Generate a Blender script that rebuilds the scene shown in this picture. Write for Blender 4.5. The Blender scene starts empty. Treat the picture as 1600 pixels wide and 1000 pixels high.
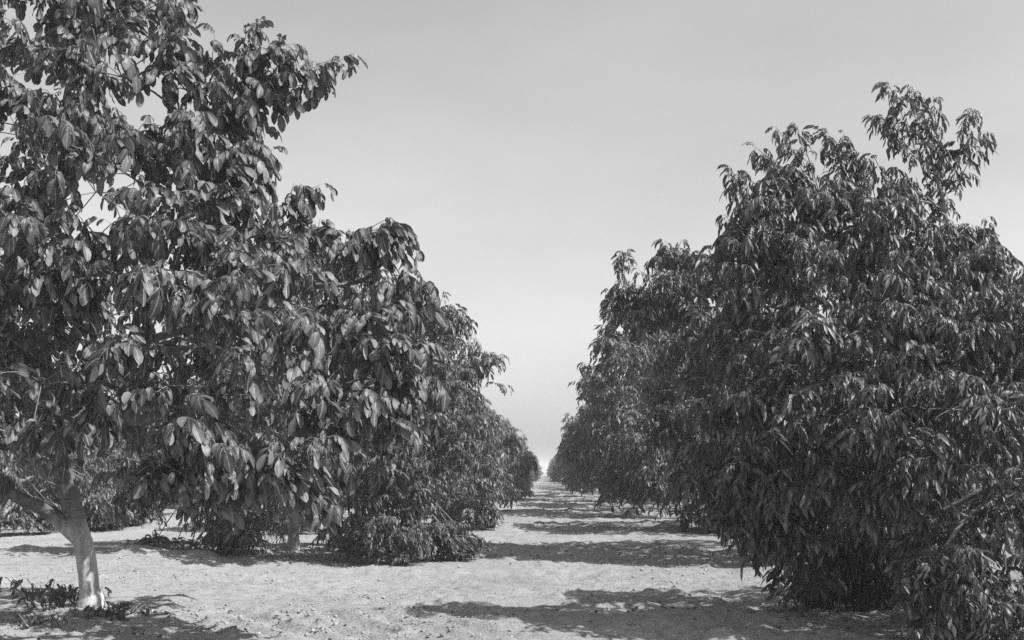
import bpy, math
import numpy as np
from mathutils import Vector, Matrix

S = bpy.context.scene
COL = S.collection
R = np.random.default_rng(11)
PI = math.pi

# ------------------------------------------------------------------ camera
EYE = 1.5
cam_d = bpy.data.cameras.new('camera'); cam = bpy.data.objects.new('camera', cam_d); COL.objects.link(cam)
cam.location = (0, 0, EYE); cam.rotation_euler = (PI/2, 0, 0)
cam_d.sensor_width = 36; cam_d.lens = 40.5
cam_d.shift_x = -50/1600; cam_d.shift_y = 235/1600
cam_d.clip_start = .1; cam_d.clip_end = 6000
S.camera = cam

# ------------------------------------------------------------------ sky and sun (a grey world: black and white plate)
SUN_AZ, SUN_EL = math.radians(108), math.radians(48)
w = bpy.data.worlds.new('World'); S.world = w; w.use_nodes = True
nt = w.node_tree; nt.nodes.clear()
sky = nt.nodes.new('ShaderNodeTexSky'); sky.sky_type = 'NISHITA'; sky.sun_disc = False
sky.sun_elevation = SUN_EL; sky.sun_rotation = SUN_AZ; sky.air_density = 1.0; sky.dust_density = 1.2
bw = nt.nodes.new('ShaderNodeSeparateColor'); bg = nt.nodes.new('ShaderNodeBackground'); wo = nt.nodes.new('ShaderNodeOutputWorld')
bg.inputs['Strength'].default_value = .076
nt.links.new(sky.outputs[0], bw.inputs[0]); mixc = nt.nodes.new('ShaderNodeMix'); mixc.inputs[0].default_value = .85; nt.links.new(bw.outputs[1], mixc.inputs[2]); nt.links.new(bw.outputs[2], mixc.inputs[3]); stc = nt.nodes.new('ShaderNodeTexCoord'); smp = nt.nodes.new('ShaderNodeMapping'); smp.inputs['Scale'].default_value = (1.6, 1.6, 5); sno = nt.nodes.new('ShaderNodeTexNoise'); sno.inputs['Scale'].default_value = 2.2; sno.inputs['Detail'].default_value = 5
smr = nt.nodes.new('ShaderNodeMapRange'); smr.inputs[1].default_value = .3; smr.inputs[2].default_value = .7; smr.inputs[3].default_value = .96; smr.inputs[4].default_value = 1.12
smu = nt.nodes.new('ShaderNodeMath'); smu.operation = 'MULTIPLY'
nt.links.new(stc.outputs['Generated'], smp.inputs[0]); nt.links.new(smp.outputs[0], sno.inputs['Vector']); nt.links.new(sno.outputs[0], smr.inputs[0]); nt.links.new(mixc.outputs[0], smu.inputs[0]); nt.links.new(smr.outputs[0], smu.inputs[1]); nt.links.new(smu.outputs[0], bg.inputs[0]); nt.links.new(bg.outputs[0], wo.inputs[0])
sd = Vector((math.sin(SUN_AZ)*math.cos(SUN_EL), math.cos(SUN_AZ)*math.cos(SUN_EL), math.sin(SUN_EL)))
ld = bpy.data.lights.new('sun', 'SUN'); ld.energy = 4.0; ld.angle = math.radians(.53); ld.color = (1, 1, 1)
lo = bpy.data.objects.new('sun', ld); COL.objects.link(lo); lo.rotation_euler = sd.to_track_quat('Z', 'Y').to_euler(); lo.location = (0, 0, 30)
S.view_settings.view_transform = 'Standard'; S.view_settings.look = 'None'
S.view_settings.exposure = 0.95; S.view_settings.gamma = 1; S.view_settings.use_curve_mapping = False
S.cycles.max_bounces = 6; S.cycles.diffuse_bounces = 3; S.cycles.glossy_bounces = 2; S.cycles.transmission_bounces = 3; S.cycles.volume_bounces = 2
S.cycles.use_denoising = False

# ------------------------------------------------------------------ materials
def mat(name):
    m = bpy.data.materials.new(name); m.use_nodes = True
    n = m.node_tree; n.nodes.clear()
    out = n.nodes.new('ShaderNodeOutputMaterial')
    def N(t, **k):
        x = n.nodes.new(t)
        for a, b in k.items():
            if a in x.inputs: x.inputs[a].default_value = b
            else: setattr(x, a, b)
        return x
    return m, n, out, N, n.links.new
def ramp(N, pts):
    r = N('ShaderNodeValToRGB'); e = r.color_ramp.elements
    while len(e) < len(pts): e.new(.5)
    for i, (p, v) in enumerate(pts): e[i].position = p; e[i].color = (v, v, v, 1)
    return r

def leaf_material(name, lo, hi, rough, trans, veins):
    m, n, out, N, L = mat(name)
    g = N('ShaderNodeNewGeometry'); uv = N('ShaderNodeUVMap'); sep = N('ShaderNodeSeparateXYZ'); L(uv.outputs[0], sep.inputs[0])
    oi = N('ShaderNodeObjectInfo')
    add = N('ShaderNodeMath', operation='ADD'); L(g.outputs['Random Per Island'], add.inputs[0]); L(oi.outputs['Random'], add.inputs[1])
    fr = N('ShaderNodeMath', operation='FRACT'); L(add.outputs[0], fr.inputs[0])
    rp = ramp(N, [(0, lo), (.55, (lo+hi)*.45), (.82, hi), (1, hi*1.45)]); L(fr.outputs[0], rp.inputs[0])
    # midrib paler
    mid = N('ShaderNodeMath', operation='SUBTRACT'); L(sep.outputs[0], mid.inputs[0]); mid.inputs[1].default_value = .5
    ab = N('ShaderNodeMath', operation='ABSOLUTE'); L(mid.outputs[0], ab.inputs[0])
    mr = ramp(N, [(0, 1.0), (.035, 1.0), (.07, 0.0), (1, 0.0)]); L(ab.outputs[0], mr.inputs[0])
    mx = N('ShaderNodeMix', data_type='RGBA'); L(mr.outputs[0], mx.inputs[0]); L(rp.outputs[0], mx.inputs[6]); mx.inputs[7].default_value = (hi*1.6,)*3+(1,)
    # blotches
    tc = N('ShaderNodeTexCoord'); no = N('ShaderNodeTexNoise', Scale=28.0, Detail=2.0); L(tc.outputs['Object'], no.inputs['Vector'])
    nr = ramp(N, [(.3, .72), (.7, 1.2)]); L(no.outputs[0], nr.inputs[0])
    mu = N('ShaderNodeMix', data_type='RGBA', blend_type='MULTIPLY'); mu.inputs[0].default_value = 1; L(mx.outputs[2], mu.inputs[6]); L(nr.outputs[0], mu.inputs[7])
    # paler underside
    bk = N('ShaderNodeMix', data_type='RGBA', blend_type='MULTIPLY'); L(g.outputs['Backfacing'], bk.inputs[0]); L(mu.outputs[2], bk.inputs[6]); bk.inputs[7].default_value = (1.45, 1.45, 1.45, 1)
    p = N('ShaderNodeBsdfPrincipled', Roughness=rough); L(bk.outputs[2], p.inputs['Base Color']); p.inputs['Specular IOR Level'].default_value = .42
    if veins:
        v1 = N('ShaderNodeMath', operation='MULTIPLY_ADD'); L(ab.outputs[0], v1.inputs[0]); v1.inputs[1].default_value = -.55; L(sep.outputs[1], v1.inputs[2])
        v2 = N('ShaderNodeMath', operation='MULTIPLY'); L(v1.outputs[0], v2.inputs[0]); v2.inputs[1].default_value = 62
        v3 = N('ShaderNodeMath', operation='SINE'); L(v2.outputs[0], v3.inputs[0])
        v4 = N('ShaderNodeMath', operation='SUBTRACT'); L(v3.outputs[0], v4.inputs[0]); L(mr.outputs[0], v4.inputs[1])
        b = N('ShaderNodeBump', Strength=.22, Distance=.004); L(v4.outputs[0], b.inputs['Height']); L(b.outputs[0], p.inputs['Normal'])
    t = N('ShaderNodeBsdfTranslucent'); tm = N('ShaderNodeMix', data_type='RGBA', blend_type='MULTIPLY'); tm.inputs[0].default_value = 1
    L(bk.outputs[2], tm.inputs[6]); tm.inputs[7].default_value = (1.5, 1.5, 1.5, 1); L(tm.outputs[2], t.inputs[0])
    ms = N('ShaderNodeMixShader'); ms.inputs[0].default_value = trans; L(p.outputs[0], ms.inputs[1]); L(t.outputs[0], ms.inputs[2]); L(ms.outputs[0], out.inputs[0])
    return m

def bark_material(name, lo, hi, white_top=None):
    m, n, out, N, L = mat(name)
    tc = N('ShaderNodeTexCoord'); mp = N('ShaderNodeMapping'); mp.inputs['Scale'].default_value = (1, 1, .35); L(tc.outputs['Object'], mp.inputs[0])
    no = N('ShaderNodeTexNoise', Scale=22.0, Detail=6.0, Roughness=.65); L(mp.outputs[0], no.inputs['Vector'])
    rp = ramp(N, [(.3, lo), (.7, hi)]); L(no.outputs[0], rp.inputs[0]); col = rp.outputs[0]
    mp2 = N('ShaderNodeMapping'); mp2.inputs['Scale'].default_value = (3, 3, 26); L(tc.outputs['Object'], mp2.inputs[0])
    ring = N('ShaderNodeTexNoise', Scale=1.6, Detail=2.0); L(mp2.outputs[0], ring.inputs['Vector'])
    rr = ramp(N, [(.4, .7), (.62, 1.25)]); L(ring.outputs[0], rr.inputs[0])
    mu = N('ShaderNodeMix', data_type='RGBA', blend_type='MULTIPLY'); mu.inputs[0].default_value = .8; L(col, mu.inputs[6]); L(rr.outputs[0], mu.inputs[7]); col = mu.outputs[2]
    if white_top:
        se = N('ShaderNodeSeparateXYZ'); L(tc.outputs['Object'], se.inputs[0])
        n2 = N('ShaderNodeTexNoise', Scale=7.0, Detail=5.0, Roughness=.6); L(tc.outputs['Object'], n2.inputs['Vector'])
        ma = N('ShaderNodeMath', operation='MULTIPLY_ADD'); L(n2.outputs[0], ma.inputs[0]); ma.inputs[1].default_value = .34; L(se.outputs[2], ma.inputs[2])
        ra = ramp(N, [(0, 1.0), (.5, 0.0)]); sb = N('ShaderNodeMath', operation='SUBTRACT'); L(ma.outputs[0], sb.inputs[0]); sb.inputs[1].default_value = white_top
        ml = N('ShaderNodeMath', operation='MULTIPLY'); L(sb.outputs[0], ml.inputs[0]); ml.inputs[1].default_value = 5; L(ml.outputs[0], ra.inputs[0])
        n3 = N('ShaderNodeTexNoise', Scale=16.0, Detail=7.0, Roughness=.75); L(mp.outputs[0], n3.inputs['Vector']); r3 = ramp(N, [(.3, .16), (.45, .36), (.6, .5), (.8, .56)]); L(n3.outputs[0], r3.inputs[0])
        mw = N('ShaderNodeMix', data_type='RGBA'); L(ra.outputs[0], mw.inputs[0]); L(col, mw.inputs[6]); L(r3.outputs[0], mw.inputs[7]); col = mw.outputs[2]
    p = N('ShaderNodeBsdfPrincipled', Roughness=.85); p.inputs['Specular IOR Level'].default_value = .25; L(col, p.inputs['Base Color'])
    b = N('ShaderNodeBump', Strength=.6, Distance=.012); L(no.outputs[0], b.inputs['Height'])
    b2 = N('ShaderNodeBump', Strength=.35, Distance=.01); L(ring.outputs[0], b2.inputs['Height']); L(b.outputs[0], b2.inputs['Normal']); L(b2.outputs[0], p.inputs['Normal'])
    L(p.outputs[0], out.inputs[0]); return m

def soil_material(name, base):
    m, n, out, N, L = mat(name)
    tc = N('ShaderNodeTexCoord')
    n1 = N('ShaderNodeTexNoise', Scale=.55, Detail=6.0, Roughness=.6); n2 = N('ShaderNodeTexNoise', Scale=9.0, Detail=8.0, Roughness=.7); n3 = N('ShaderNodeTexNoise', Scale=55.0, Detail=4.0, Roughness=.7)
    vo = N('ShaderNodeTexVoronoi', Scale=13.0, Randomness=1.0)
    for x in (n1, n2, n3, vo): L(tc.outputs['Object'], x.inputs['Vector'])
    r1 = ramp(N, [(.3, base*.86), (.7, base*1.12)]); L(n1.outputs[0], r1.inputs[0])
    r2 = ramp(N, [(.3, .55), (.48, .95), (.75, 1.1)]); L(n2.outputs[0], r2.inputs[0])
    r3 = ramp(N, [(.32, .68), (.6, 1.08)]); L(n3.outputs[0], r3.inputs[0])
    rv = ramp(N, [(0, .4), (.12, .45), (.22, 1.0), (1, 1.0)]); L(vo.outputs['Distance'], rv.inputs[0])
    # specks only in patches
    pk = ramp(N, [(.48, 0.0), (.6, 1.0)]); L(n1.outputs[0], pk.inputs[0])
    c = r1.outputs[0]
    for r, f in ((r2, 1), (r3, 1)):
        mu = N('ShaderNodeMix', data_type='RGBA', blend_type='MULTIPLY'); mu.inputs[0].default_value = f; L(c, mu.inputs[6]); L(r.outputs[0], mu.inputs[7]); c = mu.outputs[2]
    mu = N('ShaderNodeMix', data_type='RGBA', blend_type='MULTIPLY'); L(pk.outputs[0], mu.inputs[0]); L(c, mu.inputs[6]); L(rv.outputs[0], mu.inputs[7]); c = mu.outputs[2]
    p = N('ShaderNodeBsdfDiffuse', Roughness=.6); L(c, p.inputs[0])
    b = N('ShaderNodeBump', Strength=.75, Distance=.07); L(n2.outputs[0], b.inputs['Height'])
    b2 = N('ShaderNodeBump', Strength=.6, Distance=.016); L(n3.outputs[0], b2.inputs['Height']); L(b.outputs[0], b2.inputs['Normal']); L(b2.outputs[0], p.inputs['Normal'])
    L(p.outputs[0], out.inputs[0]); return m

def plain_material(name, lo, hi, scale=30, rough=.8):
    m, n, out, N, L = mat(name)
    tc = N('ShaderNodeTexCoord'); no = N('ShaderNodeTexNoise', Scale=float(scale), Detail=4.0); L(tc.outputs['Object'], no.inputs['Vector'])
    g = N('ShaderNodeNewGeometry'); mi = N('ShaderNodeMath', operation='MULTIPLY_ADD'); L(g.outputs['Random Per Island'], mi.inputs[0]); mi.inputs[1].default_value = .5; L(no.outputs[0], mi.inputs[2])
    rp = ramp(N, [(.35, lo), (1, hi)]); L(mi.outputs[0], rp.inputs[0])
    p = N('ShaderNodeBsdfPrincipled', Roughness=rough); p.inputs['Specular IOR Level'].default_value = .3; L(rp.outputs[0], p.inputs['Base Color']); L(p.outputs[0], out.inputs[0]); return m

M_BROAD = leaf_material('broad_leaf', .023, .128, .42, .15, True)
M_NARROW = leaf_material('narrow_leaf', .019, .118, .46, .15, False)
M_WHITEBARK = bark_material('whitewashed_bark', .10, .22, 1.0)
M_BARK = bark_material('bark', .10, .24)
M_PALEBARK = bark_material('pale_bark', .12, .26, .7)
M_TWIG = plain_material('twig_bark', .09, .26)
M_SOIL = soil_material('soil', .345)
M_CLOD = plain_material('clod_soil', .14, .38, 20, .95)
M_NUT = plain_material('walnut_husk', .07, .16, 60, .5)
M_DRY = plain_material('dry_leaf', .05, .22, 30, .8)

# ------------------------------------------------------------------ mesh helpers
def mesh_np(name, V, F, m, UV=None, smooth=False, MI=None):
    me = bpy.data.meshes.new(name)
    V = np.asarray(V, np.float32); F = np.asarray(F, np.int32); k = F.shape[1]
    me.vertices.add(len(V)); me.vertices.foreach_set('co', V.ravel())
    me.loops.add(F.size); me.loops.foreach_set('vertex_index', F.ravel())
    me.polygons.add(len(F)); me.polygons.foreach_set('loop_start', np.arange(0, F.size, k, dtype=np.int32))
    if smooth: me.polygons.foreach_set('use_smooth', np.ones(len(F), bool))
    if UV is not None:
        u = me.uv_layers.new(name='UVMap'); u.data.foreach_set('uv', np.asarray(UV, np.float32)[F.ravel()].ravel())
    me.materials.append(m); me.update(calc_edges=True); me.validate()
    return me
def link(name, me, parent=None):
    o = bpy.data.objects.new(name, me); COL.objects.link(o)
    if parent is not None: o.parent = parent
    return o
def tag(o, label=None, cat=None, group=None, kind=None):
    for k, v in (('label', label), ('category', cat), ('group', group), ('kind', kind)):
        if v: o[k] = v
    return o
def nrm(v):
    v = np.asarray(v, float); return v/(np.linalg.norm(v)+1e-12)

class Tubes:
    def __init__(s): s.V = []; s.F = []; s.n = 0
    def add(s, pts, rad, sides=6, cap=True, wob=0):
        pts = np.asarray(pts, float); rad = np.asarray(rad, float)*np.ones(len(pts)); n = len(pts)
        T = np.gradient(pts, axis=0); T /= np.linalg.norm(T, axis=1)[:, None]+1e-9
        ref = np.array([0, 0, 1.]) if abs(T[0][2]) < .9 else np.array([1., 0, 0])
        a = np.arange(sides)*2*PI/sides
        rings = []
        u = nrm(np.cross(ref, T[0]))
        for i in range(n):
            u = nrm(u - T[i]*u.dot(T[i])); v = np.cross(T[i], u)
            r = rad[i]*(1+(wob*R.standard_normal(sides) if wob else 0))
            rings.append(pts[i]+(np.cos(a)*r)[:, None]*u+(np.sin(a)*r)[:, None]*v)
        s.V.append(np.concatenate(rings+[pts[-1:]+T[-1:]*rad[-1]]))
        b = s.n
        for i in range(n-1):
            for j in range(sides):
                k = (j+1) % sides; p, q = b+i*sides, b+(i+1)*sides
                s.F += [(p+j, p+k, q+k), (p+j, q+k, q+j)]
        t = b+n*sides; q = b+(n-1)*sides
        for j in range(sides): s.F.append((q+j, q+(j+1) % sides, t))
        s.n += n*sides+1
    def mesh(s, name, m): return mesh_np(name, np.concatenate(s.V), s.F, m, smooth=True)

def curve(pts, k=4):
    """Catmull-Rom through the points"""
    P = np.asarray(pts, float); P = np.vstack([2*P[0]-P[1], P, 2*P[-1]-P[-2]]); out = []
    for i in range(1, len(P)-2):
        for t in np.arange(k)/k:
            a, b, c, d = P[i-1], P[i], P[i+1], P[i+2]
            out.append(.5*(2*b+(c-a)*t+(2*a-5*b+4*c-d)*t*t+(3*b-a-3*c+d)*t**3))
    out.append(P[-2]); return np.array(out)

# ------------------------------------------------------------------ compound leaves
def leaf_variant(r, npair, rach, ll, lw, hang, prof, fold, droop):
    """a walnut leaf: arching stalk along +X, leaflets in pairs and one at the tip, hanging with gravity"""
    V, F, UV = [], [], []
    npt = 6; s = np.linspace(0, 1, npt); pitch = np.radians(28-droop*s**1.1)
    side_bend = r.uniform(-.25, .25)
    dx = rach/(npt-1); P = [np.zeros(3)]; D = []
    for i in range(npt):
        d = np.array([math.cos(pitch[i])*math.cos(side_bend*s[i]), math.cos(pitch[i])*math.sin(side_bend*s[i]), math.sin(pitch[i])]); D.append(d)
        if i: P.append(P[-1]+d*dx)
    P = np.array(P); D = np.array(D)
    wd = rach*.011
    for i in range(npt):
        q = wd*(1.15-.6*s[i])
        V += [P[i]+[0, q, 0], P[i]+[0, -q, 0]]; UV += [(.5, s[i])]*2
        if i: b = 2*i-2; F += [(b, b+1, b+3), (b, b+3, b+2)]
    def blade(p, d0, L, Wd):
        d0 = nrm(d0); up = np.array([0, 0, 1.]); w0 = np.cross(up, d0)
        w0 = nrm(w0) if np.linalg.norm(w0) > .05 else np.array([0, 1., 0])
        n0 = np.cross(d0, w0); tw = r.normal(0, .5); w0 = w0*math.cos(tw)+n0*math.sin(tw)
        g = hang*r.uniform(.6, 1.3); c = p.copy(); b = len(V); last = 0; fo = fold*r.uniform(.4, 1.4)
        V.append(c.copy()); UV.append((.5, 0)); rings = []
        for t, h in prof:
            tm = (last+t)/2; d = nrm(d0*(1-.8*tm)+np.array([0, 0, -1.])*g*(.2+1.1*tm)); c = c+d*L*(t-last); last = t
            ww = nrm(w0-d*w0.dot(d)); nn = np.cross(d, ww)
            hw = h*Wd; k = len(V)
            V.append(c+ww*hw*math.cos(fo)+nn*hw*math.sin(fo)); V.append(c.copy()); V.append(c-ww*hw*math.cos(fo)+nn*hw*math.sin(fo))
            UV.extend([(0, t), (.5, t), (1, t)]); rings.append(k)
        d = nrm(d0*.2+np.array([0, 0, -1.])*g*1.3); c = c+d*L*(1-last); e = len(V); V.append(c); UV.append((.5, 1))
        a = rings[0]; F.extend([(b, a+1, a), (b, a+2, a+1)])
        for a, q in zip(rings, rings[1:]): F.extend([(a, a+1, q+1), (a, q+1, q), (a+1, a+2, q+2), (a+1, q+2, q+1)])
        a = rings[-1]; F.extend([(a, a+1, e), (a+1, a+2, e)])
    for k in range(npair):
        f = .32+.6*k/max(1, npair-.4); i = min(npt-2, int(f*(npt-1))); t = f*(npt-1)-i
        p = P[i]*(1-t)+P[i+1]*t; d = D[i]
        size = (.68+.32*(k+1)/npair)*r.uniform(.85, 1.12)
        for sg in (1, -1):
            sd_ = np.array([-d[1], d[0], 0]); sd_ = sd_/np.linalg.norm(sd_)*sg
            blade(p, d*.6+sd_*r.uniform(.6, 1.0)+np.array([0, 0, r.uniform(-.1, .25)]), ll*size, lw*size)
    blade(P[-1], D[-1]+np.array([0, r.uniform(-.3, .3), .1]), ll*1.12, lw*1.1)
    return np.array(V), np.array(F), np.array(UV)

P_BROAD = [(.14, .24), (.36, .44), (.62, .5), (.85, .33)]
P_NARROW = [(.2, .34), (.55, .48), (.84, .24)]
P_FAR = [(.3, .42), (.72, .38)]
r0 = np.random.default_rng(5)
BROAD = [leaf_variant(r0, 3, .30*r0.uniform(.9, 1.1), .185, .086, 1.9, P_BROAD, .3, r0.uniform(60, 140)) for _ in range(10)]
NARROW = [leaf_variant(r0, 4, .27*r0.uniform(.85, 1.1), .150, .050, 1.75, P_NARROW, .4, r0.uniform(80, 150)) for _ in range(9)]
FAR = [leaf_variant(r0, 3, .30*r0.uniform(.85, 1.1), .175, .066, 1.4, P_FAR, .4, r0.uniform(80, 140)) for _ in range(5)]
KINDS = {'broad': (BROAD, M_BROAD), 'narrow': (NARROW, M_NARROW), 'far': (FAR, M_NARROW)}
LEAF_ME = {k: [mesh_np('leaf_'+k, v, f, m, u, True) for v, f, u in vs] for k, (vs, m) in KINDS.items()}

def rotmats(yaw, pitch, roll):
    cy, sy, cp, sp, cr, sr = np.cos(yaw), np.sin(yaw), np.cos(pitch), np.sin(pitch), np.cos(roll), np.sin(roll)
    z, o = np.zeros_like(yaw), np.ones_like(yaw)
    Z = np.stack([cy, -sy, z, sy, cy, z, z, z, o], 1).reshape(-1, 3, 3)
    Y = np.stack([cp, z, sp, z, o, z, -sp, z, cp], 1).reshape(-1, 3, 3)
    X = np.stack([o, z, z, z, cr, -sr, z, sr, cr], 1).reshape(-1, 3, 3)
    return Z@Y@X
def join_leaves(variants, idx, pos, rot, sc):
    Vs, Fs, Us, n = [], [], [], 0
    for k, (v, f, u) in enumerate(variants):
        s = np.nonzero(idx == k)[0]
        if not len(s): continue
        X = np.einsum('nij,vj->nvi', rot[s], v)*sc[s, None, None]+pos[s, None, :]
        Vs.append(X.reshape(-1, 3)); Fs.append((f[None]+(np.arange(len(s))*len(v))[:, None, None]+n).reshape(-1, 3)); Us.append(np.tile(u, (len(s), 1))); n += len(s)*len(v)
    return np.concatenate(Vs), np.concatenate(Fs), np.concatenate(Us)

# ------------------------------------------------------------------ ground relief
def _h(i, j, s):
    n = (i*374761393+j*668265263+s*974711) & 0x7fffffff; n = ((n ^ (n >> 13))*1274126177) & 0x7fffffff
    return ((n ^ (n >> 16)) & 0xffff)/65535.0
def vnoise(x, y, s=0):
    i = np.floor(x).astype(np.int64); j = np.floor(y).astype(np.int64); fx = x-i; fy = y-j
    fx = fx*fx*(3-2*fx); fy = fy*fy*(3-2*fy)
    return (_h(i, j, s)*(1-fx)+_h(i+1, j, s)*fx)*(1-fy)+(_h(i, j+1, s)*(1-fx)+_h(i+1, j+1, s)*fx)*fy
def fbm(x, y, o=4, s=0):
    a, t, m = 1., 0, 0
    for k in range(o): t = t+a*vnoise(x, y, s+k*17); m += a; a *= .5; x = x*2.03+7.1; y = y*2.03+3.3
    return t/m
D0, STEP, XL, XR = 11.25, 9.1, -4.42, 4.8
def height(x, y):
    x = np.asarray(x, float); y = np.asarray(y, float)
    near = np.clip(1-(y-60)/60, 0, 1)
    h = (fbm(x*.35, y*.35, 3, 1)-.5)*.10+(fbm(x*2.2, y*2.2, 4, 2)-.5)*.055*near
    rough = np.clip(fbm(x*.5+5, y*.5, 2, 9)*2-.6, 0, 1)
    h = h+(fbm(x*5.5, y*5.5, 4, 3)-.5)*.075*(.4+rough)*near+np.maximum(fbm(x*3.1, y*3.1, 3, 71)-.6, 0)*.22*near
    # low cross ridges along the tree lines
    ph = (y-D0+.25*np.sin(x*.6)+.9*(fbm(x*.4, y*.1, 2, 4)-.5))
    k = np.round(ph/STEP); d = ph-k*STEP
    rid = np.exp(-(d/.75)**2)*(.05+.20*np.clip(fbm(x*.9, y*.9, 3, 6)*1.6-.35, 0, 1))*np.where((k >= 0) & (k < 40), 1, 0)
    h = h+rid*np.where(y < 16, .6, 1.)
    lum = np.exp(-((y-10.9)/1.1)**2)*np.exp(-((x-1.7)/2.6)**2)
    h = h+lum*(.2*np.clip(fbm(x*1.9, y*2.4, 4, 21)-.42, 0, 1)+.0)
    # harrow tracks, bottom centre left
    u = y*.66+x*.75-(fbm(x*.5, y*.5, 2, 30)-.5)*.2
    band = np.clip(1.4-((x+1.7)/1.7)**2*1.4, 0, 1)*np.clip(1.3-((y-11.0)/1.7)**2*1.3, 0, 1)
    h = h+band*.032*np.sin(u*2*PI/.3)
    u2 = y-.02*x
    band2 = np.clip(1-((x+.8)/3.4)**2, 0, 1)*np.clip(1-((y-14.4)/1.6)**2, 0, 1)
    h = h+band2*.022*np.sin(u2*2*PI/.32+fbm(x, y, 2, 31)*2)
    # cleated tractor ruts across the avenue
    for yr, a_ in ((15.6, .03), (14.3, .03), (12.75, .025), (18.0, .02)):
        yy = y-yr-.12*np.sin(x*.5+yr)-.03*x
        h = h-a_*.8*np.exp(-(yy/.16)**2)*(1-.9*np.cos(x*2*PI/.26+yy*9))*np.clip(fbm(x*.6+yr, y*.3, 2, 90)*2.2-.5, 0, 1)
    # a hump of soil in front of the second left tree, a plinth round the front left trunk
    h = h+.24*np.exp(-((x+6.3)/1.5)**2-((y-18.9)/.6)**2)*(.5+fbm(x*1.5, y*1.5, 3, 8))
    h = h+.07*np.exp(-((x+4.42)**2+(y-11.25)**2)/.35)*(.4+1.2*fbm(x*4, y*4, 3, 77))
    return h
def gz(x, y): return float(height(np.array([x]), np.array([y]))[0])

def axis_list(segs):
    out = []
    for a, b, st in segs: out += list(np.arange(a, b-1e-9, st))
    return out
half = axis_list([(0, 5.4, .055), (5.4, 9, .11), (9, 18, .3), (18, 40, 1.1), (40, 100, 6), (100, 1500, 100)])+[1500]
xs = np.array([-v for v in half[:0:-1]]+half)
ys = [-1500, -800, -300, -100, -40, -15, -5, 0, 3, 5, 6.5, 7.5]; y = 8.
while y < 1500: ys.append(y); y += max(.045, .0058*y) if y < 70 else .03*y
ys = np.array(ys+[1500.])
X, Y = np.meshgrid(xs, ys); H = height(X.ravel(), Y.ravel())
nx, ny = len(xs), len(ys); ii = (np.arange(ny-1)[:, None]*nx+np.arange(nx-1)[None]).ravel()
gm = mesh_np('ground', np.stack([X.ravel(), Y.ravel(), H], 1), np.stack([ii, ii+1, ii+nx+1, ii+nx], 1), M_SOIL, smooth=True)
tag(link('ground', gm), kind='structure')

# ------------------------------------------------------------------ trees
def at(px, py, d):
    """the point at distance d up the avenue that the survey of the photograph puts at bearing px, py"""
    return np.array([(px-850)/1800*d, d, EYE+(735-py)/1800*d])

def clump_list(rows, base):
    return [(at(a, b, d)-base, r) for a, b, d, r in rows]

def dome_clumps(r, rad=3.5, top=5.0, low=.75, n=30, skirt=0.):
    out = []
    for i in range(n):
        f = (i+.5)/n; z = low+(top-low)*f**1.15
        q = (z-low)/(top-low)
        rr = rad*(.9+.1*math.sin(q*PI))*math.sqrt(max(0, 1-q**1.9))*r.uniform(.88, 1.1)
        a = i*2.39996+r.uniform(-.3, .3); cr = r.uniform(.55, .95)*(1-.35*q)
        rr = max(0, rr-cr*.45)
        out.append((np.array([math.cos(a)*rr, math.sin(a)*rr, z]), cr))
    for i in range(int(skirt*8)):
        a = r.uniform(0, 2*PI); rr = rad*r.uniform(.7, 1.0); out.append((np.array([math.cos(a)*rr, math.sin(a)*rr, r.uniform(.3, .5)]), r.uniform(.3, .5)))
    for i in range(5):
        a = r.uniform(0, 2*PI); rr = r.uniform(0, rad*.5); out.append((np.array([math.cos(a)*rr, math.sin(a)*rr, top*r.uniform(.82, 1.03)]), r.uniform(.28, .5)))
    return out

def bez(a, b, c, n):
    t = np.linspace(0, 1, n)[:, None]; return a*(1-t)**2+2*b*t*(1-t)+c*t*t

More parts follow.
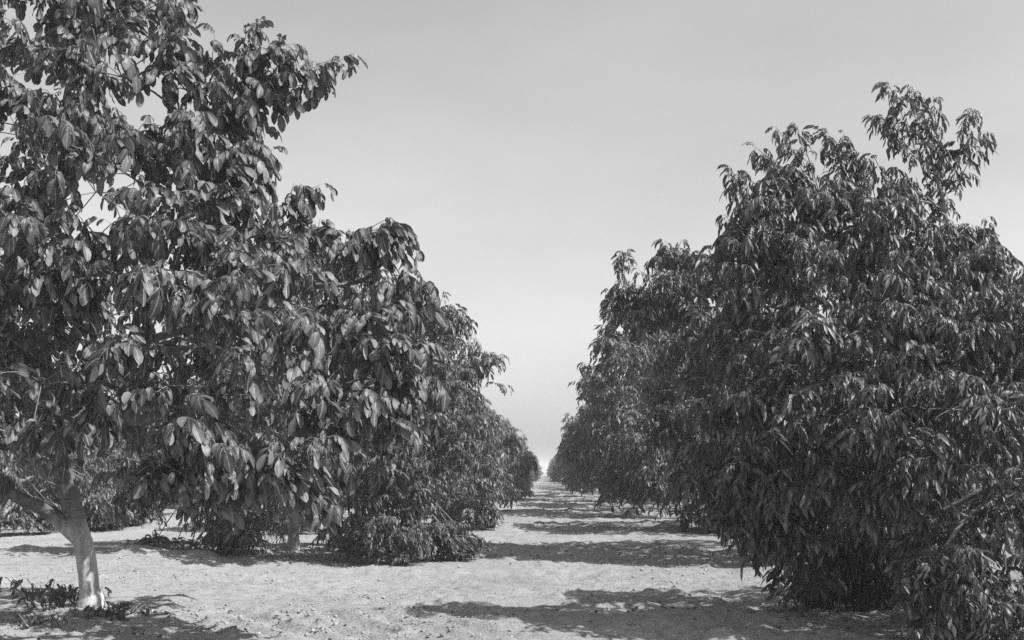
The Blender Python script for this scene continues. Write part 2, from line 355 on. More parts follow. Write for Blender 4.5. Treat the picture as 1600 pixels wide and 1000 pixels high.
def build_tree(name, base, clumps, limbs, trunk, kind, n_shoots, leaves_per, seed, bark=M_BARK, n_leaf_parts=0, cell=.22, nuts=0,
               leaf_scale=1.0, shoot_len=.42, extra_shoots=(), centre=None, twig_sides=3, root=None, fill=.5, clear=None, plumes=(), voids=()):
    r = np.random.default_rng(seed)
    variants, lmat = KINDS[kind]
    if root is None: root = bpy.data.objects.new(name, None); COL.objects.link(root); root.empty_display_size = .3
    root.location = base
    tb = Tubes(); tp = curve(trunk[0], 5); tr = np.interp(np.linspace(0, 1, len(tp)), np.linspace(0, 1, len(trunk[1])), trunk[1]); tb.add(tp, tr, 12, wob=.035)
    link('trunk', tb.mesh('trunk', bark), root)
    C = np.array([c for c, _ in clumps]); CR = np.array([q for _, q in clumps])
    cen = np.array(centre) if centre is not None else np.average(C, axis=0, weights=CR**2)
    # limbs and the branches that leave them for each clump
    lc = [curve(p, 5) for p, _ in limbs]
    nodes = np.concatenate(lc); owner = np.concatenate([np.full(len(c), i) for i, c in enumerate(lc)]); pos_in = np.concatenate([np.linspace(0, 1, len(c)) for c in lc])
    LT = []
    for (p, rd), c in zip(limbs, lc):
        t = Tubes(); t.add(c, np.linspace(rd[0], rd[1], len(c)), 8, wob=.03); LT.append(t)
    twig = Tubes()
    for c, q in clumps:
        d = np.linalg.norm(nodes-c, axis=1)+.35*np.abs(pos_in-.6); k = int(np.argmin(d)); a = nodes[k]
        m = (a+c)/2+np.array([0, 0, .15*np.linalg.norm(c-a)])+r.normal(0, .08, 3)
        b = bez(a, m, c, 6); ln = np.linalg.norm(c-a); LT[owner[k]].add(b, np.linspace(.009+.007*ln, .006, 6), 5)
    for t in LT: link('limb', t.mesh('limb', bark if bark is M_WHITEBARK else M_BARK), root)
    # shoots spread over and through the clumps
    wgt = (CR+.06)**1.5; wgt /= wgt.sum()
    sh = []
    tries = 0
    while len(sh) < n_shoots and tries < n_shoots*20:
        tries += 1
        i = r.choice(len(C), p=wgt); v = nrm(r.normal(0, 1, 3)); out = nrm(C[i]-cen)
        v = nrm(v+.45*out+np.array([0, 0, .15])); q = r.uniform(fill, 1.0)**.7
        p = C[i]+v*CR[i]*q*np.array([1, 1, .92])
        if p[2]+base[2] < .02 or any(np.linalg.norm(p-vc) < vr for vc, vr in voids): continue
        # thin out the inside of neighbouring clumps
        dd = np.linalg.norm((C-p)/CR[:, None], axis=1); dd[i] = 9
        if dd.min() < .45 and r.random() < .75: continue
        dr = nrm(v*.8+out*.6+np.array([0, 0, r.uniform(.0, .5)])+r.normal(0, .2, 3))
        sh.append((p, dr, shoot_len*r.uniform(.6, 1.25), C[i]))
    n_fill = len(sh)
    for p, dr, ln in extra_shoots: sh.append((np.array(p), nrm(dr), ln, p-nrm(dr)*ln*.5))
    for a, b in plumes:
        a = np.array(a); b = np.array(b); ln = np.linalg.norm(b-a); d_ = (b-a)/ln; sh.append((a+d_*ln*.55, d_, ln, a))
    LP, LY, LK, LPit, LRol, LS, nutp = [], [], [], [], [], [], []
    grown = {}
    for si, (p, dr, ln, c) in enumerate(sh):
        own = si >= n_fill
        b = p-dr*ln*.55; e = p+dr*ln*.45
        drop = np.array([0, 0, -1.])*ln*(r.uniform(.08, .3) if not own else r.uniform(0, .1))
        cv = bez(b, p+np.array([0, 0, .06*ln]), e+drop, 5)
        # each shoot leaves the nearest twig of its clump that lies further in
        nd = grown.setdefault(tuple(np.round(c, 4)), [np.array(c, float)])
        k = min(nd, key=lambda q_: np.linalg.norm(b-q_)+.35*np.linalg.norm(q_-c)); nd.append(b)
        if not own: nd.append((k+b)/2)
        twig.add(bez(k, (k+b)/2+r.normal(0, .02, 3)+np.array([0, 0, .02]), b, 3), np.linspace(.0075, .006, 3), twig_sides)
        twig.add(cv, np.linspace(.006, .003, 5), twig_sides)
        n = max(3, int(round(leaves_per*r.uniform(.75, 1.25)*(1 if not own else max(.8, ln/shoot_len*1.25))))); a0 = r.uniform(0, 2*PI); az = math.atan2(dr[1], dr[0])
        for j in range(n):
            t = .12+.88*(j/(n-1))**.8; x = bez(b, p+np.array([0, 0, .06*ln]), e+drop, 2)[0] if False else (b*(1-t)**2+2*(p+np.array([0, 0, .06*ln]))*t*(1-t)+(e+drop)*t*t)
            ya = a0+j*2.39996
            # leaves sweep round towards the shoot's own heading
            ya = az+math.remainder(ya-az, 2*PI)*(.85 if j < n-2 else .45)
            LP.append(x); LY.append(ya); LPit.append(r.normal(0, .32)); LRol.append(r.normal(0, .32)); LS.append(leaf_scale*(.85 if own else 1)*r.uniform(.6, 1.2)*(1 if j < n-2 else .85)); LK.append(r.integers(len(variants)))
        if r.random() < nuts/max(1, len(sh)): nutp.append(e+drop)
    LP = np.array(LP); LY = np.array(LY); LPit = np.array(LPit); LRol = np.array(LRol); LS = np.array(LS); LK = np.array(LK)
    # keep leaves off the soil
    gh = height(LP[:, 0]+base[0], LP[:, 1]+base[1])-base[2]
    LP[:, 2] = np.maximum(LP[:, 2], gh+.10*leaf_scale+.05); low = LP[:, 2]-gh < .32*leaf_scale
    LS[low] *= .75; LPit[low] -= .55
    if clear:
        ok = ~((np.abs(LP[:, 0]-clear[0]) < clear[1]) & (LP[:, 1] < .3) & (LP[:, 2] < clear[2]))
        LP, LY, LPit, LRol, LS, LK = [g_[ok] for g_ in (LP, LY, LPit, LRol, LS, LK)]
    rot = rotmats(LY, LPit, LRol)
    pick = np.zeros(len(LP), bool)
    if n_leaf_parts:
        # leaves that stand foremost as seen from the avenue's near end become objects of their own
        Wp = LP+np.array(base)+np.array([0, 0, -.1]); u = Wp[:, 0]/Wp[:, 1]; v = (Wp[:, 2]-EYE)/Wp[:, 1]
        inside = (u > -.475) & (u < .42) & (v < .41) & (v > -.15)
        cs = cell/base[1]
        key = np.floor(u/cs).astype(int)*1000+np.floor(v/cs).astype(int)
        order = np.argsort(Wp[:, 1]); seen = set(); got = []
        for q in order:
            if inside[q] and key[q] not in seen: seen.add(key[q]); got.append(q)
        got = got[:n_leaf_parts]
        if len(got) < n_leaf_parts:
            s_ = set(got); got += [q for q in order if inside[q] and q not in s_][:n_leaf_parts-len(got)]
        pick[got] = True
        for q in got:
            o = bpy.data.objects.new('leaf', LEAF_ME[kind][LK[q]]); COL.objects.link(o); o.parent = root
            o.matrix_basis = Matrix.Translation(LP[q]) @ Matrix(rot[q].tolist()).to_4x4() @ Matrix.Scale(LS[q], 4)
    k = ~pick
    V, F, U = join_leaves(variants, LK[k], LP[k], rot[k], LS[k])
    tag(link('crown', mesh_np('crown', V, F, lmat, U, True), root), kind='stuff')
    tag(link('twigs', twig.mesh('twigs', M_TWIG), root), kind='stuff')
    for p in nutp:
        o = link('walnut', NUT_ME, root); o.location = p+np.array([0, 0, -.05]); o.rotation_euler = r.uniform(-.4, .4, 3); o.scale = (r.uniform(.9, 1.15),)*3
    return root

def nut_mesh():
    V, F = [], []; m, n = 8, 5
    V.append((0, 0, .026))
    for i in range(1, n):
        a = PI*i/n
        for j in range(m): b = 2*PI*j/m; V.append((.023*math.sin(a)*math.cos(b), .023*math.sin(a)*math.sin(b), .026*math.cos(a)))
    V.append((0, 0, -.025)); e = len(V)-1
    for j in range(m):
        F.append((0, 1+j, 1+(j+1) % m)); F.append((e, e-m+(j+1) % m, e-m+j))
        for i in range(n-2): p, q = 1+i*m, 1+(i+1)*m; F += [(p+j, q+j, q+(j+1) % m), (p+j, q+(j+1) % m, p+(j+1) % m)]
    return mesh_np('walnut', V, F, M_NUT, smooth=True)
NUT_ME = nut_mesh()

GROUP = 'walnut trees of the orchard'
def base_at(x, d): return np.array([x, d, gz(x, d)-.03])

# ---- front left tree, broad leaves, whitewashed forked trunk
B = base_at(XL, D0)
rows = [(-220,-110,11.5,1.0),(-50,-130,11.5,1.0),(80,-80,11.0,.85),(205,-10,11,.45),(110,60,10.6,.55),(190,120,10.4,.55),(290,140,10.5,.5),(335,165,10.6,.25),(395,110,10.6,.2),
 (60,220,10.3,.65),(180,260,10,.6),(290,250,10.2,.5),(325,240,10.5,.15),
 (100,390,9.8,.7),(230,380,9.8,.62),(335,370,9.8,.5),(450,415,10.2,.3),(455,370,10.4,.12),(560,405,10,.25),(585,365,10,.1),(615,435,10,.15),
 (110,500,9.6,.6),(230,490,9,.55),(350,470,9.2,.6),(470,480,9.6,.55),(570,490,10,.42),(630,450,10,.16),
 (210,575,9,.48),(330,580,9,.55),(440,590,9.2,.55),(545,570,9.6,.48),(610,590,9.8,.28),
 (70,600,9.4,.38),(235,670,8.9,.42),(340,665,8.8,.42),(440,680,9,.42),(530,680,9.2,.36),(600,645,9.6,.28),
 (225,738,8.9,.2),(340,700,8.9,.24),(440,730,9,.26),(525,730,9.2,.24),(75,660,9.7,.22),
 (-150,200,11,1.1),(-260,450,11,1.2),(-150,600,10.3,.7),(-420,250,11.5,1.2),(-60,380,10,.8),(0,520,9.8,.7),(10,540,10.6,.6),(30,460,10.8,.6),(-60,690,10,.35),
 (150,300,13,1.1),(330,430,12.6,.85),(120,500,13,1.0),(420,560,12,.75),(0,150,13,1.2),(230,580,12.3,.75),(-200,350,13.5,1.3),(60,420,12,.8),(300,560,11,.7)]
cl = clump_list(rows, B)
fork = at(123, 832, D0)-B
trunk1 = ([(0, 0, -.1), (0, 0, .03), (.005, 0, .12), at(141, 940, D0)-B, at(137, 890, D0)-B, at(130, 850, D0)-B, fork, at(112, 790, D0-.02)-B, at(100, 745, D0-.05)-B, at(90, 700, D0)-B, at(84, 640, D0+.1)-B], [.18, .145, .116, .101, .092, .09, .102, .098, .095, .09, .085])
limbs1 = [([fork-np.array([0, 0, .05]), at(92, 812, D0-.05)-B, at(62, 792, D0-.1)-B, at(20, 772, D0-.2)-B, at(-60, 700, D0-.3)-B, at(-150, 560, 11)-B], (.088, .035)),
 ([at(88, 690, D0)-B, at(140, 655, 10.9)-B, at(230, 655, 10.5)-B, at(320, 648, 10.1)-B, at(420, 640, 9.8)-B, at(520, 620, 9.8)-B], (.06, .018)),
 ([at(84, 640, D0)-B, at(120, 520, 11)-B, at(200, 400, 10.8)-B, at(300, 330, 10.7)-B, at(345, 240, 10.7)-B, at(420, 130, 10.7)-B], (.07, .012)),
 ([at(84, 640, D0)-B, at(60, 480, 11.4)-B, at(70, 300, 11.4)-B, at(110, 120, 11.2)-B, at(120, -60, 11.2)-B], (.075, .02)),
 ([at(84, 640, D0)-B, at(160, 560, 11.6)-B, at(300, 510, 11.2)-B, at(450, 455, 10.6)-B, at(560, 440, 10.3)-B, at(600, 410, 10.1)-B], (.06, .014)),
 ([at(84, 640, D0)-B, at(0, 520, 11.8)-B, at(-120, 350, 12)-B, at(-200, 150, 12)-B], (.07, .02)),
 ([at(86, 660, D0)-B, at(120, 600, 12)-B, at(150, 480, 12.8)-B, at(200, 330, 13.2)-B], (.06, .02)),
 ([at(88, 700, D0)-B, at(130, 670, 10.5)-B, at(220, 640, 9.8)-B, at(330, 640, 9.2)-B], (.04, .012))]
ex = []
for px, py, d, dx, dz, ln in [(455,305,10.4,.2,1,.3),(480,300,10.4,.7,.4,.3),(390,60,10.6,.2,1,.4),(430,75,10.6,.9,.2,.4),(520,95,10.7,1,.2,.3),(640,435,10,1,-.2,.3),
   (590,350,10,.8,.5,.3),(605,365,10,1,.1,.35),(400,240,10.6,.8,.3,.35),(395,280,10.6,.6,-.5,.2),(275,15,11,.9,.2,.35),(650,640,9.8,1,-.2,.3),(640,540,9.9,1,.1,.3)]:
    ex.append((at(px, py, d)-B, (dx, -.1, dz), ln))
A = lambda *a: at(*a)-B
pl1 = [(A(*a, 10.55), A(*b, 10.5)) for a, b in [((400,145),(532,92)),((390,160),(505,120)),((420,130),(450,75)),((370,140),(385,45)),((360,120),(420,70)),((330,110),(335,55)),((370,240),(405,190)),((380,320),(402,240)),((455,395),(457,300)),((440,400),(425,345)),((550,410),(600,345)),((575,430),(630,378)),((600,460),(660,440)),((530,420),(545,355)),((490,400),(500,340)),((250,40),(290,5))]]
t = build_tree('walnut_tree', B, cl, limbs1, trunk1, 'broad', 680, 7, 101, M_WHITEBARK, 300, .28, 14, .79, .42, ex, centre=at(150, 400, 11.4)-B, plumes=pl1, voids=[(A(*a), q_) for *a, q_ in [(120,535,9.3,.36),(160,480,9.2,.26),(325,545,8.9,.36),(320,550,9.5,.36),(500,530,9.5,.26),(260,650,9.4,.28),(430,640,9.2,.24)]])
tag(t, 'big broad-leaved walnut tree at the left front with a forked whitewashed trunk', 'tree', GROUP)

# ---- front right tree, narrow leaflets, skirts down to the soil
B = base_at(XR, D0)
rows = [(1160,380,11,.14),(1225,270,11.1,.12),(1260,280,11,.16),(1330,300,11,.16),(1400,320,11,.16),(1225,325,10.9,.3),(1305,340,10.8,.34),(1390,370,10.8,.36),(1440,380,11,.22),
 (1478,390,11.1,.12),(1180,420,10.8,.38),(1290,430,10.6,.5),(1400,430,10.6,.46),(1480,440,10.7,.3),(1520,415,10.8,.13),(1545,415,10.8,.14),
 (1180,520,10.8,.4),(1270,545,10.4,.5),(1380,540,10.3,.5),(1490,520,10.4,.46),(1565,520,10.4,.4),
 (1165,620,10.7,.34),(1230,640,10.3,.46),(1340,640,10,.5),(1450,640,9.8,.46),(1550,640,10,.46),
 (1130,720,10.5,.24),(1180,735,10.4,.28),(1250,745,10.3,.36),(1350,745,10.2,.4),(1460,740,9.8,.4),(1560,750,9.8,.45),
 (1190,800,10.5,.2),(1240,830,10.6,.2),(1290,850,11.5,.28),(1300,900,12.3,.3),(1390,900,12.2,.32),(1340,840,11.9,.34),(1400,830,11.8,.34),(1450,850,10,.28),(1470,910,9.7,.28),(1440,890,9.7,.15),(1530,880,9.6,.38),(1470,960,9.55,.2),(1550,960,9.4,.3),(1260,890,11.2,.16),(1270,920,12.2,.18),
 (1690,545,10.5,.6),(1720,640,10.5,.65),(1700,800,10,.6),(1660,900,9.7,.5),(1850,760,11,.7),(1320,880,12.2,.42),(1390,890,12.0,.42),(1300,925,12.4,.25),(1430,915,12.1,.3),(1350,930,12.4,.25),(1240,870,11.2,.18),(1215,800,10.6,.3),(1270,800,10.8,.36),(1160,770,10.5,.22),
 (1400,480,12.6,.75),(1500,420,12.3,.5),(1550,600,12.6,.85),(1320,600,12.2,.65),(1650,500,13,1.0),(1420,700,12.4,.7),(1560,780,12.5,.8),(1350,730,11.6,.6),(1470,600,11.4,.7)]
cl = clump_list(rows, B)
A = lambda *a: at(*a)-B
trunk2 = ([(0, 0, -.1), (.02, 0, .4), (0, .05, .8), (-.05, .05, 1.2)], [.17, .13, .12, .13])
hd = np.array([-.05, .05, 1.15])
limbs2 = [([hd, A(1530,690,11.1), A(1460,600,11), A(1380,480,10.9), A(1300,380,10.9), A(1240,270,11)], (.08, .012)),
 ([hd, A(1560,620,11.3), A(1520,480,11.3), A(1485,380,11.2), A(1470,300,11.2), A(1440,210,11.3)], (.06, .009)),
 ([hd, A(1520,740,10.8), A(1400,735,10.3), A(1310,718,10.1), A(1230,722,10.2), A(1150,735,10.4)], (.05, .007)),
 ([hd, A(1500,720,10.9), A(1380,725,10.4), A(1300,755,10.2), A(1240,785,10.2), A(1195,808,10.2)], (.04, .006)),
 ([hd, A(1580,780,10.5), A(1520,800,9.8), A(1480,850,9.6), A(1450,900,9.6)], (.04, .006)),
 ([hd, A(1640,560,11.6), A(1700,420,11.6), A(1740,280,11.6)], (.07, .015)),
 ([hd, A(1600,680,12), A(1550,600,12.4), A(1450,560,12.6), A(1400,480,12.6)], (.06, .015)),
 ([hd, A(1560,760,11.8), A(1470,800,12), A(1400,830,12.1), A(1330,870,12.2)], (.05, .01)),
 ([hd, A(1480,640,10.8), A(1380,600,10.4), A(1280,600,10.3), A(1200,640,10.4)], (.05, .008)),
 ([hd, A(1700,720,11.2), A(1760,640,11), A(1850,560,11.5)], (.06, .015))]
ex = []
for px, py, d, dx, dz, ln in [(1125,730,10.5,-1,-.1,.3),(1110,725,10.5,-1,.1,.3)]:
    ex.append((at(px, py, d)-B, (dx, -.1, dz), ln))
pl2 = [(A(*a, 11.2), A(*b, 11.25)) for a, b in [((1450,290),(1386,118)),((1462,270),(1425,128)),((1440,255),(1364,170)),((1470,280),(1458,148)),((1478,300),(1474,225)),((1486,300),(1516,160)),((1492,305),(1534,205)),((1480,400),(1480,300)),((1470,360),(1462,262)),
 ((1270,300),(1212,188)),((1280,300),(1242,185)),((1240,290),(1180,225)),((1340,310),(1285,200)),((1350,300),(1318,200)),((1370,320),(1348,235)),((1400,320),(1365,242)),((1425,340),(1402,252)),((1440,350),(1432,275)),((1170,360),(1143,252)),((1175,320),(1160,265)),((1175,400),(1132,330)),((1185,430),(1130,395)),
 ((1215,808),(1148,838)),((1200,805),(1165,845)),((1225,815),(1185,850)),((1500,450),(1500,395)),((1520,450),(1545,400)),((1210,330),(1175,300))]]
t = build_tree('walnut_tree', B, cl, limbs2, trunk2, 'narrow', 1330, 8, 202, M_BARK, 300, .22, 30, .74, .34, ex, centre=A(1480, 560, 11.6), plumes=pl2, voids=[(A(*a), q_) for *a, q_ in [(1510,775,9.6,.26),(1400,595,9.7,.22),(1235,590,10.2,.28),(1300,480,10.4,.26),(1420,830,11.2,.4),(1560,570,10.1,.3)]])
tag(t, 'large dark walnut tree filling the right front, its branches trailing on the soil', 'tree', GROUP)

def std_limbs(r, rad, top, hd=1.15, n=7):
    h = np.array([0, 0, hd]); out = []
    for i in range(n):
        a = i*2*PI/n+r.uniform(-.3, .3); f = r.uniform(.55, .8) if i % 2 else r.uniform(.2, .45); z = top*(r.uniform(.45, .6) if i % 2 else r.uniform(.72, .9))
        e = np.array([math.cos(a)*rad*f, math.sin(a)*rad*f, z]); m = np.array([math.cos(a)*rad*f*.55, math.sin(a)*rad*f*.55, hd+(z-hd)*.45])
        out.append(([h, m+r.normal(0, .1, 3), e], (.065, .015)))
    return out
def std_trunk(r, hd=1.15, rad=.1):
    l = r.normal(0, .05, 2); return ([(0, 0, -.1), (l[0]*.5, l[1]*.5, .4), (l[0], l[1], .8), (0, 0, hd+.08)], [rad*1.4, rad*1.05, rad*.95, rad])

# ---- second left tree: skirts trailing on the ground either side of a bare trunk
r = np.random.default_rng(7)
B = base_at(XL, D0+STEP)
rows = [(640,530,19.6,.75),(680,510,20,.45),(650,620,19.3,.75),(700,600,19.8,.4),(690,680,19.4,.5),(600,700,18.8,.6),(640,750,19,.5),(570,765,19,.5),
 (400,820,19,.5),(375,825,18.9,.4),(440,805,19,.4),(360,845,19.2,.28),(430,790,19,.5),(440,840,19.2,.3),(350,800,19.2,.4),(700,835,19.3,.3),(715,850,19.4,.2),(540,820,19,.4),(600,815,18.8,.5),(655,820,18.9,.45),(620,850,18.6,.25),(715,842,19.5,.26),(690,855,19.2,.2),(735,845,19.7,.14),(560,845,18.9,.2),
 (310,858,19.4,.12),(270,860,19.6,.1),(235,858,19.8,.1),(330,700,19,.6),(250,640,20,.7),(450,700,18.4,.6),(520,640,18.3,.7),(400,600,18.8,.8),(560,520,19,.8),(460,480,19.5,.9),(350,500,20,.8),(560,440,20,.6),(470,390,20.3,.6),(640,465,20.3,.3),
 (450,550,22,1.2),(600,600,22,1.0),(350,650,22,1.0),(540,720,22.3,.8),(250,760,20.5,.5),(660,700,22,.8),(420,760,22.8,.6)]
cl = clump_list(rows, B)
ex = [(at(px, py, d)-B, (dx, -.2, dz), .35) for px, py, d, dx, dz in [(735,838,19.6,1,-.1),(745,850,19.7,1,-.3),(700,868,19,.8,-.5),(640,868,18.6,.3,-.8),(600,872,18.5,.1,-.8),(690,470,20.2,.3,1),(660,470,20.2,-.2,1),(240,856,19.8,-1,-.1),(215,858,19.9,-1,.1)]]
t = build_tree('walnut_tree', B, cl, std_limbs(r, 3.2, 5.2), std_trunk(r, 1.2, .09), 'narrow', 1400, 8, 303, M_PALEBARK, 300, .28, 6, .8, .42, ex, centre=(0, 0, 2.6), clear=(.12, .42, 1.1))
tag(t, 'second walnut tree of the left row, leafy skirts on the soil beside its trunk', 'tree', GROUP)

# ---- second right tree
B = base_at(XR, D0+STEP)
rows = [(980,465,19.6,.16),(1005,480,19.6,.28),(1050,398,19.7,.18),(1085,408,19.7,.2),(1035,455,19.6,.22),(1070,460,19.4,.5),(1020,500,19.3,.3),(1110,440,19.6,.4),(1140,520,19,.65),(1080,560,18.9,.5),(1050,600,18.9,.36),(1060,660,18.8,.42),(1120,640,18.5,.6),(1100,720,18.6,.45),(1180,700,18.3,.6),(1160,780,18.4,.35),
 (1200,450,19.5,.8),(1290,480,19,.9),(1260,600,18.2,.9),(1250,750,18,.6),(1350,700,18.2,.8),(1400,560,19,.9),(1280,400,20.3,.7),(1350,420,21,.8),(1200,560,22,1.1),(1320,600,22.5,1.2),(1200,700,22,.8),(1450,640,20.5,1.0),(1450,780,20.5,.6),(1130,600,21,.7)]
cl = clump_list(rows, B)
ex = [(at(px, py, d)-B, (dx, -.2, dz), ln) for px, py, d, dx, dz, ln in [(978,402,19.5,-.4,.9,.35),(975,402,19.5,.5,.9,.35),(962,455,19.6,-1,.1,.35),(1040,390,19.7,-.5,.8,.4),(1060,388,19.7,.3,.9,.4),(1010,430,19.6,-.7,.6,.4),(965,480,19.6,-.8,-.4,.3)]]
pl3 = [(at(*a, 19.5)-B, at(*b, 19.5)-B) for a, b in [((976,470),(968,392)),((1075,440),(1045,390)),((1090,430),(1075,388)),((1010,490),(960,452)),((1120,440),(1110,405)),((1020,470),(985,435))]]
t = build_tree('walnut_tree', B, cl, std_limbs(r, 3.2, 5.0), std_trunk(r, 1.2, .09), 'narrow', 1150, 8, 404, M_BARK, 300, .28, 6, .85, .42, ex, centre=(0, 0, 2.6), plumes=pl3, voids=[(at(*a)-B, q_) for *a, q_ in [(1095,590,18.7,.55),(1030,520,19.2,.3),(1110,690,18.3,.4)]])
tag(t, 'second walnut tree of the right row, reaching left of the big front tree', 'tree', GROUP)

# ---- third pair
B = base_at(XL, D0+2*STEP)
cl = dome_clumps(np.random.default_rng(31), 3.1, 5.0, .8, 30, .8)+clump_list([(755,580,29,.26),(765,565,29,.16),(732,555,29,.4),(745,790,28.5,.35),(700,795,28.5,.3),(755,700,28.6,.5)], B)
ex = [(at(px, py, 29)-B, (dx, -.2, dz), .45) for px, py, dx, dz in [(757,555,-.3,.9),(773,560,.8,.5),(776,600,1,-.1),(740,540,.1,1)]]
t = build_tree('walnut_tree', B, cl, std_limbs(r, 3.2, 4.8), std_trunk(r, 1.1, .1), 'far', 640, 7, 505, M_PALEBARK, 300, .32, 0, 1.05, .45, ex, centre=(0, 0, 2.4))
tag(t, 'third walnut tree of the left row, with a tufted sprig rising above its avenue side', 'tree', GROUP)
B = base_at(XR, D0+2*STEP)
cl = dome_clumps(np.random.default_rng(32), 3.35, 4.6, 1.15, 30, 0)+clump_list([(945,580,29,.3),(965,530,29,.35),(970,495,29,.35),(990,560,28.8,.5),(975,620,28.7,.5),(960,670,28.7,.4),(1030,760,28.5,.35),(980,745,28.6,.4),(1110,800,28,.42),(1090,790,28.2,.35),(1130,805,28,.4),(1150,780,27.8,.5)], B)
ex = [(at(px, py, 29)-B, (dx, -.2, dz), .45) for px, py, dx, dz in [(925,570,-1,.3),(955,500,-.2,.9),(1062,790,-.2,-.9),(945,540,-.7,.5)]]
t = build_tree('walnut_tree', B, cl, std_limbs(r, 3.2, 4.6), std_trunk(r, 1.1, .1), 'far', 640, 7, 606, M_PALEBARK, 300, .32, 0, 1.05, .45, ex, centre=(0, 0, 2.4))
tag(t, 'third walnut tree of the right row, its dark bushy skirt beside the avenue', 'tree', GROUP)

# ---- patterns for all the other trees of the orchard
proto = []
for k, (rad, top, low, ns, sk) in enumerate([(3.35, 4.7, .85, 560, .3), (3.2, 5.2, .95, 560, .0), (3.7, 4.4, .75, 520, .7), (3.6, 4.0, .4, 1000, 2.6)]):
    q = np.random.default_rng(70+k)
    B = np.array([0, 0, 0.])
    proto.append(build_tree('walnut_tree', B, dome_clumps(q, rad, top, low, 30, sk), std_limbs(q, rad, top, 1.1, 6), std_trunk(q, 1.1, .1), 'far', ns, 7, 700+k, M_PALEBARK, 0, .3, 0, 1.08, .48, centre=(0, 0, 2.4)))
def copy_tree(o):
    c = o.copy(); COL.objects.link(c)
    for ch in o.children: d = ch.copy(); COL.objects.link(d); d.parent = c
    return c
ORD = ['first', 'second', 'third', 'fourth', 'fifth', 'sixth', 'seventh', 'eighth', 'ninth', 'tenth', 'eleventh', 'twelfth', 'thirteenth', 'fourteenth', 'fifteenth', 'sixteenth', 'seventeenth', 'eighteenth', 'nineteenth', 'twentieth']
used = set()
q = np.random.default_rng(99)
plan = []
for k in range(3, 34): plan += [('left', XL, k), ('right', XR, k)]
for k in range(1, 16): plan.append(('outer left', XL-STEP-.05, k))
for k in range(3, 12): plan.append(('far outer left', XL-2*STEP-.05, k))
for k in range(0, 13): plan.append(('outer right', XR+STEP, k))
for n, (row, x, k) in enumerate(plan):
    i = int(q.integers(3))
    if row == 'outer left' and k == 2: i = 3
    if i in used: o = copy_tree(proto[i])
    else: o = proto[i]; used.add(i)
    d = D0+k*STEP+q.normal(0, .12); xx = x+q.normal(0, .1)
    s = q.uniform(.94, 1.06)*(1.2 if row == 'right' and k < 7 else .95 if row == 'left' else 1.)
    o.location = (xx, d, gz(xx, d)-.03); o.rotation_euler = (0, 0, q.uniform(0, 2*PI)); o.scale = (s, s, s*q.uniform(.92, 1.06))
    if row in ('left', 'right'):
        if k < 20: lab = '%s walnut tree from the camera in the %s row beside the avenue' % (ORD[k], row)
        else: lab = 'distant walnut tree fading into haze where the %s row meets the end of the avenue' % row
    elif row == 'outer left' and k == 2: lab = 'bushy walnut tree of the next row, low behind the whitewashed trunk'
    else: lab = '%s tree from the camera in the %s row, mostly hidden' % (ORD[k], row)
    tag(o, lab, 'tree', GROUP)

# ------------------------------------------------------------------ ground litter and small plants
def clod_variants(r):
    t = (1+5**.5)/2
    v = np.array([(-1,t,0),(1,t,0),(-1,-t,0),(1,-t,0),(0,-1,t),(0,1,t),(0,-1,-t),(0,1,-t),(t,0,-1),(t,0,1),(-t,0,-1),(-t,0,1)], float); v /= np.linalg.norm(v[0])
    f = np.array([(0,11,5),(0,5,1),(0,1,7),(0,7,10),(0,10,11),(1,5,9),(5,11,4),(11,10,2),(10,7,6),(7,1,8),(3,9,4),(3,4,2),(3,2,6),(3,6,8),(3,8,9),(4,9,5),(2,4,11),(6,2,10),(8,6,7),(9,8,1)])
    return [(v*(1+r.normal(0, .16, (12, 1)))*np.array([1, r.uniform(.7, 1.), r.uniform(.5, .75)]), f, np.zeros((12, 2))) for _ in range(6)]
r = np.random.default_rng(41)
n = 70000
d = 8.2*np.exp(r.random(n)*math.log(60/8.2)*.9); x = r.uniform(-.5, .46, n)*d
dens = fbm(x*.45, d*.45, 3, 50); rr = np.abs(((d-D0+STEP/2) % STEP)-STEP/2)
keep = r.random(n) < np.clip((dens-.42)*4.5, .05, 1)*np.where(rr < 1, 1.0, .75)
x, d = x[keep], d[keep]; n = len(x)
sz = .004+.012*r.random(n)**3.0+.022*(r.random(n) < .05)*r.random(n)
pos = np.stack([x, d, height(x, d)+sz*.25], 1)
V, F, U = join_leaves(clod_variants(r), r.integers(6, size=n), pos, rotmats(r.uniform(0, 6.28, n), r.normal(0, .3, n), r.normal(0, .3, n)), sz)
tag(link('soil_clods', mesh_np('soil_clods', V, F, M_CLOD)), 'dry clods of tilled soil scattered over the bare orchard floor', 'soil clods', kind='stuff')
# fallen leaves under the trees
r = np.random.default_rng(43)
pl = []
for cx, cy, sx, sy, m in [(-4.4, 11.0, .8, .5, 120), (3.2, 11.6, 1.2, .9, 420), (-2.0, 10.6, .9, .5, 40), (-3.2, 20, 2.4, .7, 420), (4, 20, 2.5, 1, 350), (-4, 29.3, 3, 1, 300), (4.5, 29.3, 3, 1, 300)]:
    a = r.normal(0, 1, (m, 2))*[sx, sy]+[cx, cy]; pl.append(a)
pl = np.concatenate(pl); n = len(pl)
dl = []
for _ in range(4):
    L, Wd = .055, .026
    v = np.array([(0, 0, 0), (.35*L, Wd*.5, .012), (.35*L, 0, 0), (.35*L, -Wd*.5, .014), (.75*L, Wd*.4, .02), (.75*L, 0, .006), (.75*L, -Wd*.4, .016), (L, 0, .018)])+r.normal(0, .003, (8, 3))
    dl.append((v, np.array([(0, 2, 1), (0, 3, 2), (1, 2, 5), (1, 5, 4), (2, 3, 6), (2, 6, 5), (4, 5, 7), (5, 6, 7)]), np.zeros((8, 2))))
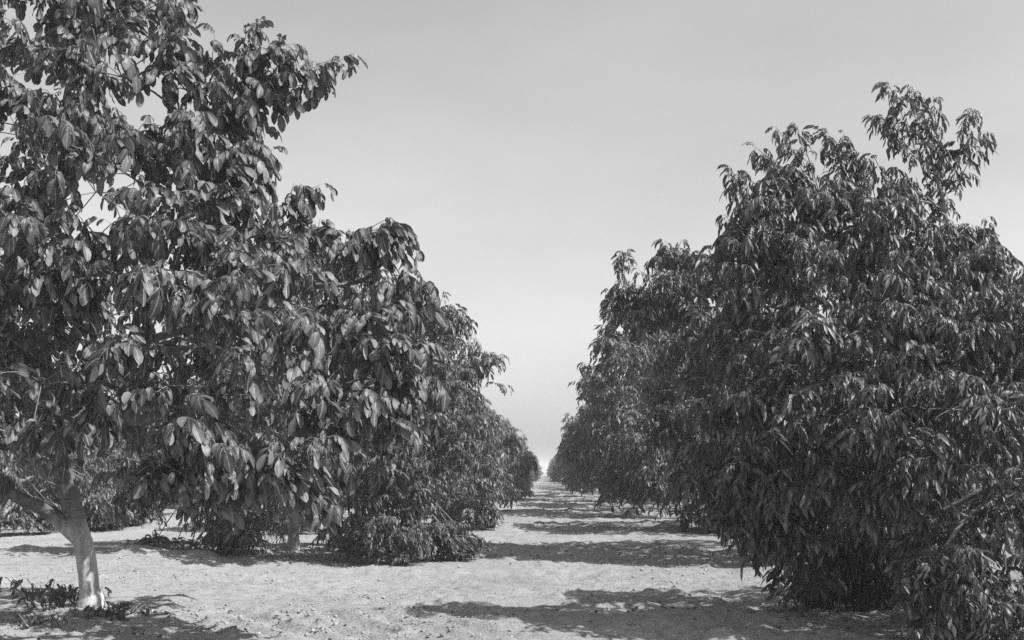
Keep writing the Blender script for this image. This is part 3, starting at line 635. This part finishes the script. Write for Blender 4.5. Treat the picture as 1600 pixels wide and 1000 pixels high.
pos = np.stack([pl[:, 0], pl[:, 1], height(pl[:, 0], pl[:, 1])+.012], 1)
V, F, U = join_leaves(dl, r.integers(4, size=n), pos, rotmats(r.uniform(0, 6.28, n), r.normal(0, .25, n), r.normal(0, .35, n)), r.uniform(.6, 1.2, n))
tag(link('leaf_litter', mesh_np('leaf_litter', V, F, M_DRY)), 'fallen dry leaves scattered on the soil under the trees', 'leaf litter', kind='stuff')

def sucker(px, py, d, label, nst, hgt, nl, sc, seed, lean=(0, 0)):
    r = np.random.default_rng(seed); p = at(px, py, d); b = np.array([p[0], d, gz(p[0], d)])
    root = bpy.data.objects.new('walnut_sucker', None); COL.objects.link(root); root.location = b
    for k in range(nst):
        tb = Tubes(); a = r.uniform(0, 2*PI); s0 = np.array([math.cos(a)*.2*r.random(), math.sin(a)*.2*r.random(), -.02]); e = s0*1.2+np.array([math.cos(a)*hgt*.5+lean[0]*hgt, math.sin(a)*hgt*.4+lean[1]*hgt, hgt*r.uniform(.7, 1.05)])
        c = bez(s0, (s0+e)/2+np.array([0, 0, hgt*.2]), e, 6); tb.add(c, np.linspace(.008, .003, 6), 5); link('stem', tb.mesh('stem', M_TWIG), root)
        for j in range(nl):
            t = .2+.8*(j+1)/nl; x = c[min(5, int(t*5))]; o = link('leaf', LEAF_ME['broad'][r.integers(7)], root)
            o.location = x; o.rotation_euler = (r.normal(0, .2), r.normal(-.1, .2), a+j*2.4+r.normal(0, .6)); q = sc*r.uniform(.6, 1.2); o.scale = (q, q, q)
    tag(root, label, 'sapling', 'walnut suckers on the ground at the trunk')
sucker(72, 965, 11.5, 'leafy sucker shoots in shade left of the whitewashed trunk', 9, .38, 4, .40, 81, (-.1, 0))
sucker(108, 958, 11.8, 'small dark sucker close against the left side of the whitewashed trunk', 6, .27, 4, .34, 82)
sucker(160, 978, 10.95, 'low drooping sucker at the right foot of the whitewashed trunk', 6, .14, 3, .40, 83, (.3, 0))
sucker(190, 977, 11.0, 'small sunlit sucker sprawling on the soil right of the trunk', 6, .11, 3, .38, 84, (.5, 0))
sucker(60, 1000, 10.4, 'sucker sprig at the bottom left corner in front of the trunk', 5, .14, 3, .33, 85)

# ------------------------------------------------------------------ haze
hm, n, out, N, L = mat('haze_air')
pv = N('ShaderNodeVolumePrincipled'); pv.inputs['Color'].default_value = (.98, .98, .98, 1); pv.inputs['Density'].default_value = .0010; L(pv.outputs[0], out.inputs['Volume'])
z0, z1, e = -1.3, 9.5, 1510
v = [(sx*e, sy*e, z) for z in (z0, z1) for sx, sy in ((-1, -1), (1, -1), (1, 1), (-1, 1))]
hz = link('haze', mesh_np('haze', v, [(0, 3, 2, 1), (4, 5, 6, 7), (0, 1, 5, 4), (1, 2, 6, 5), (2, 3, 7, 6), (3, 0, 4, 7)], hm))
tag(hz, kind='stuff')
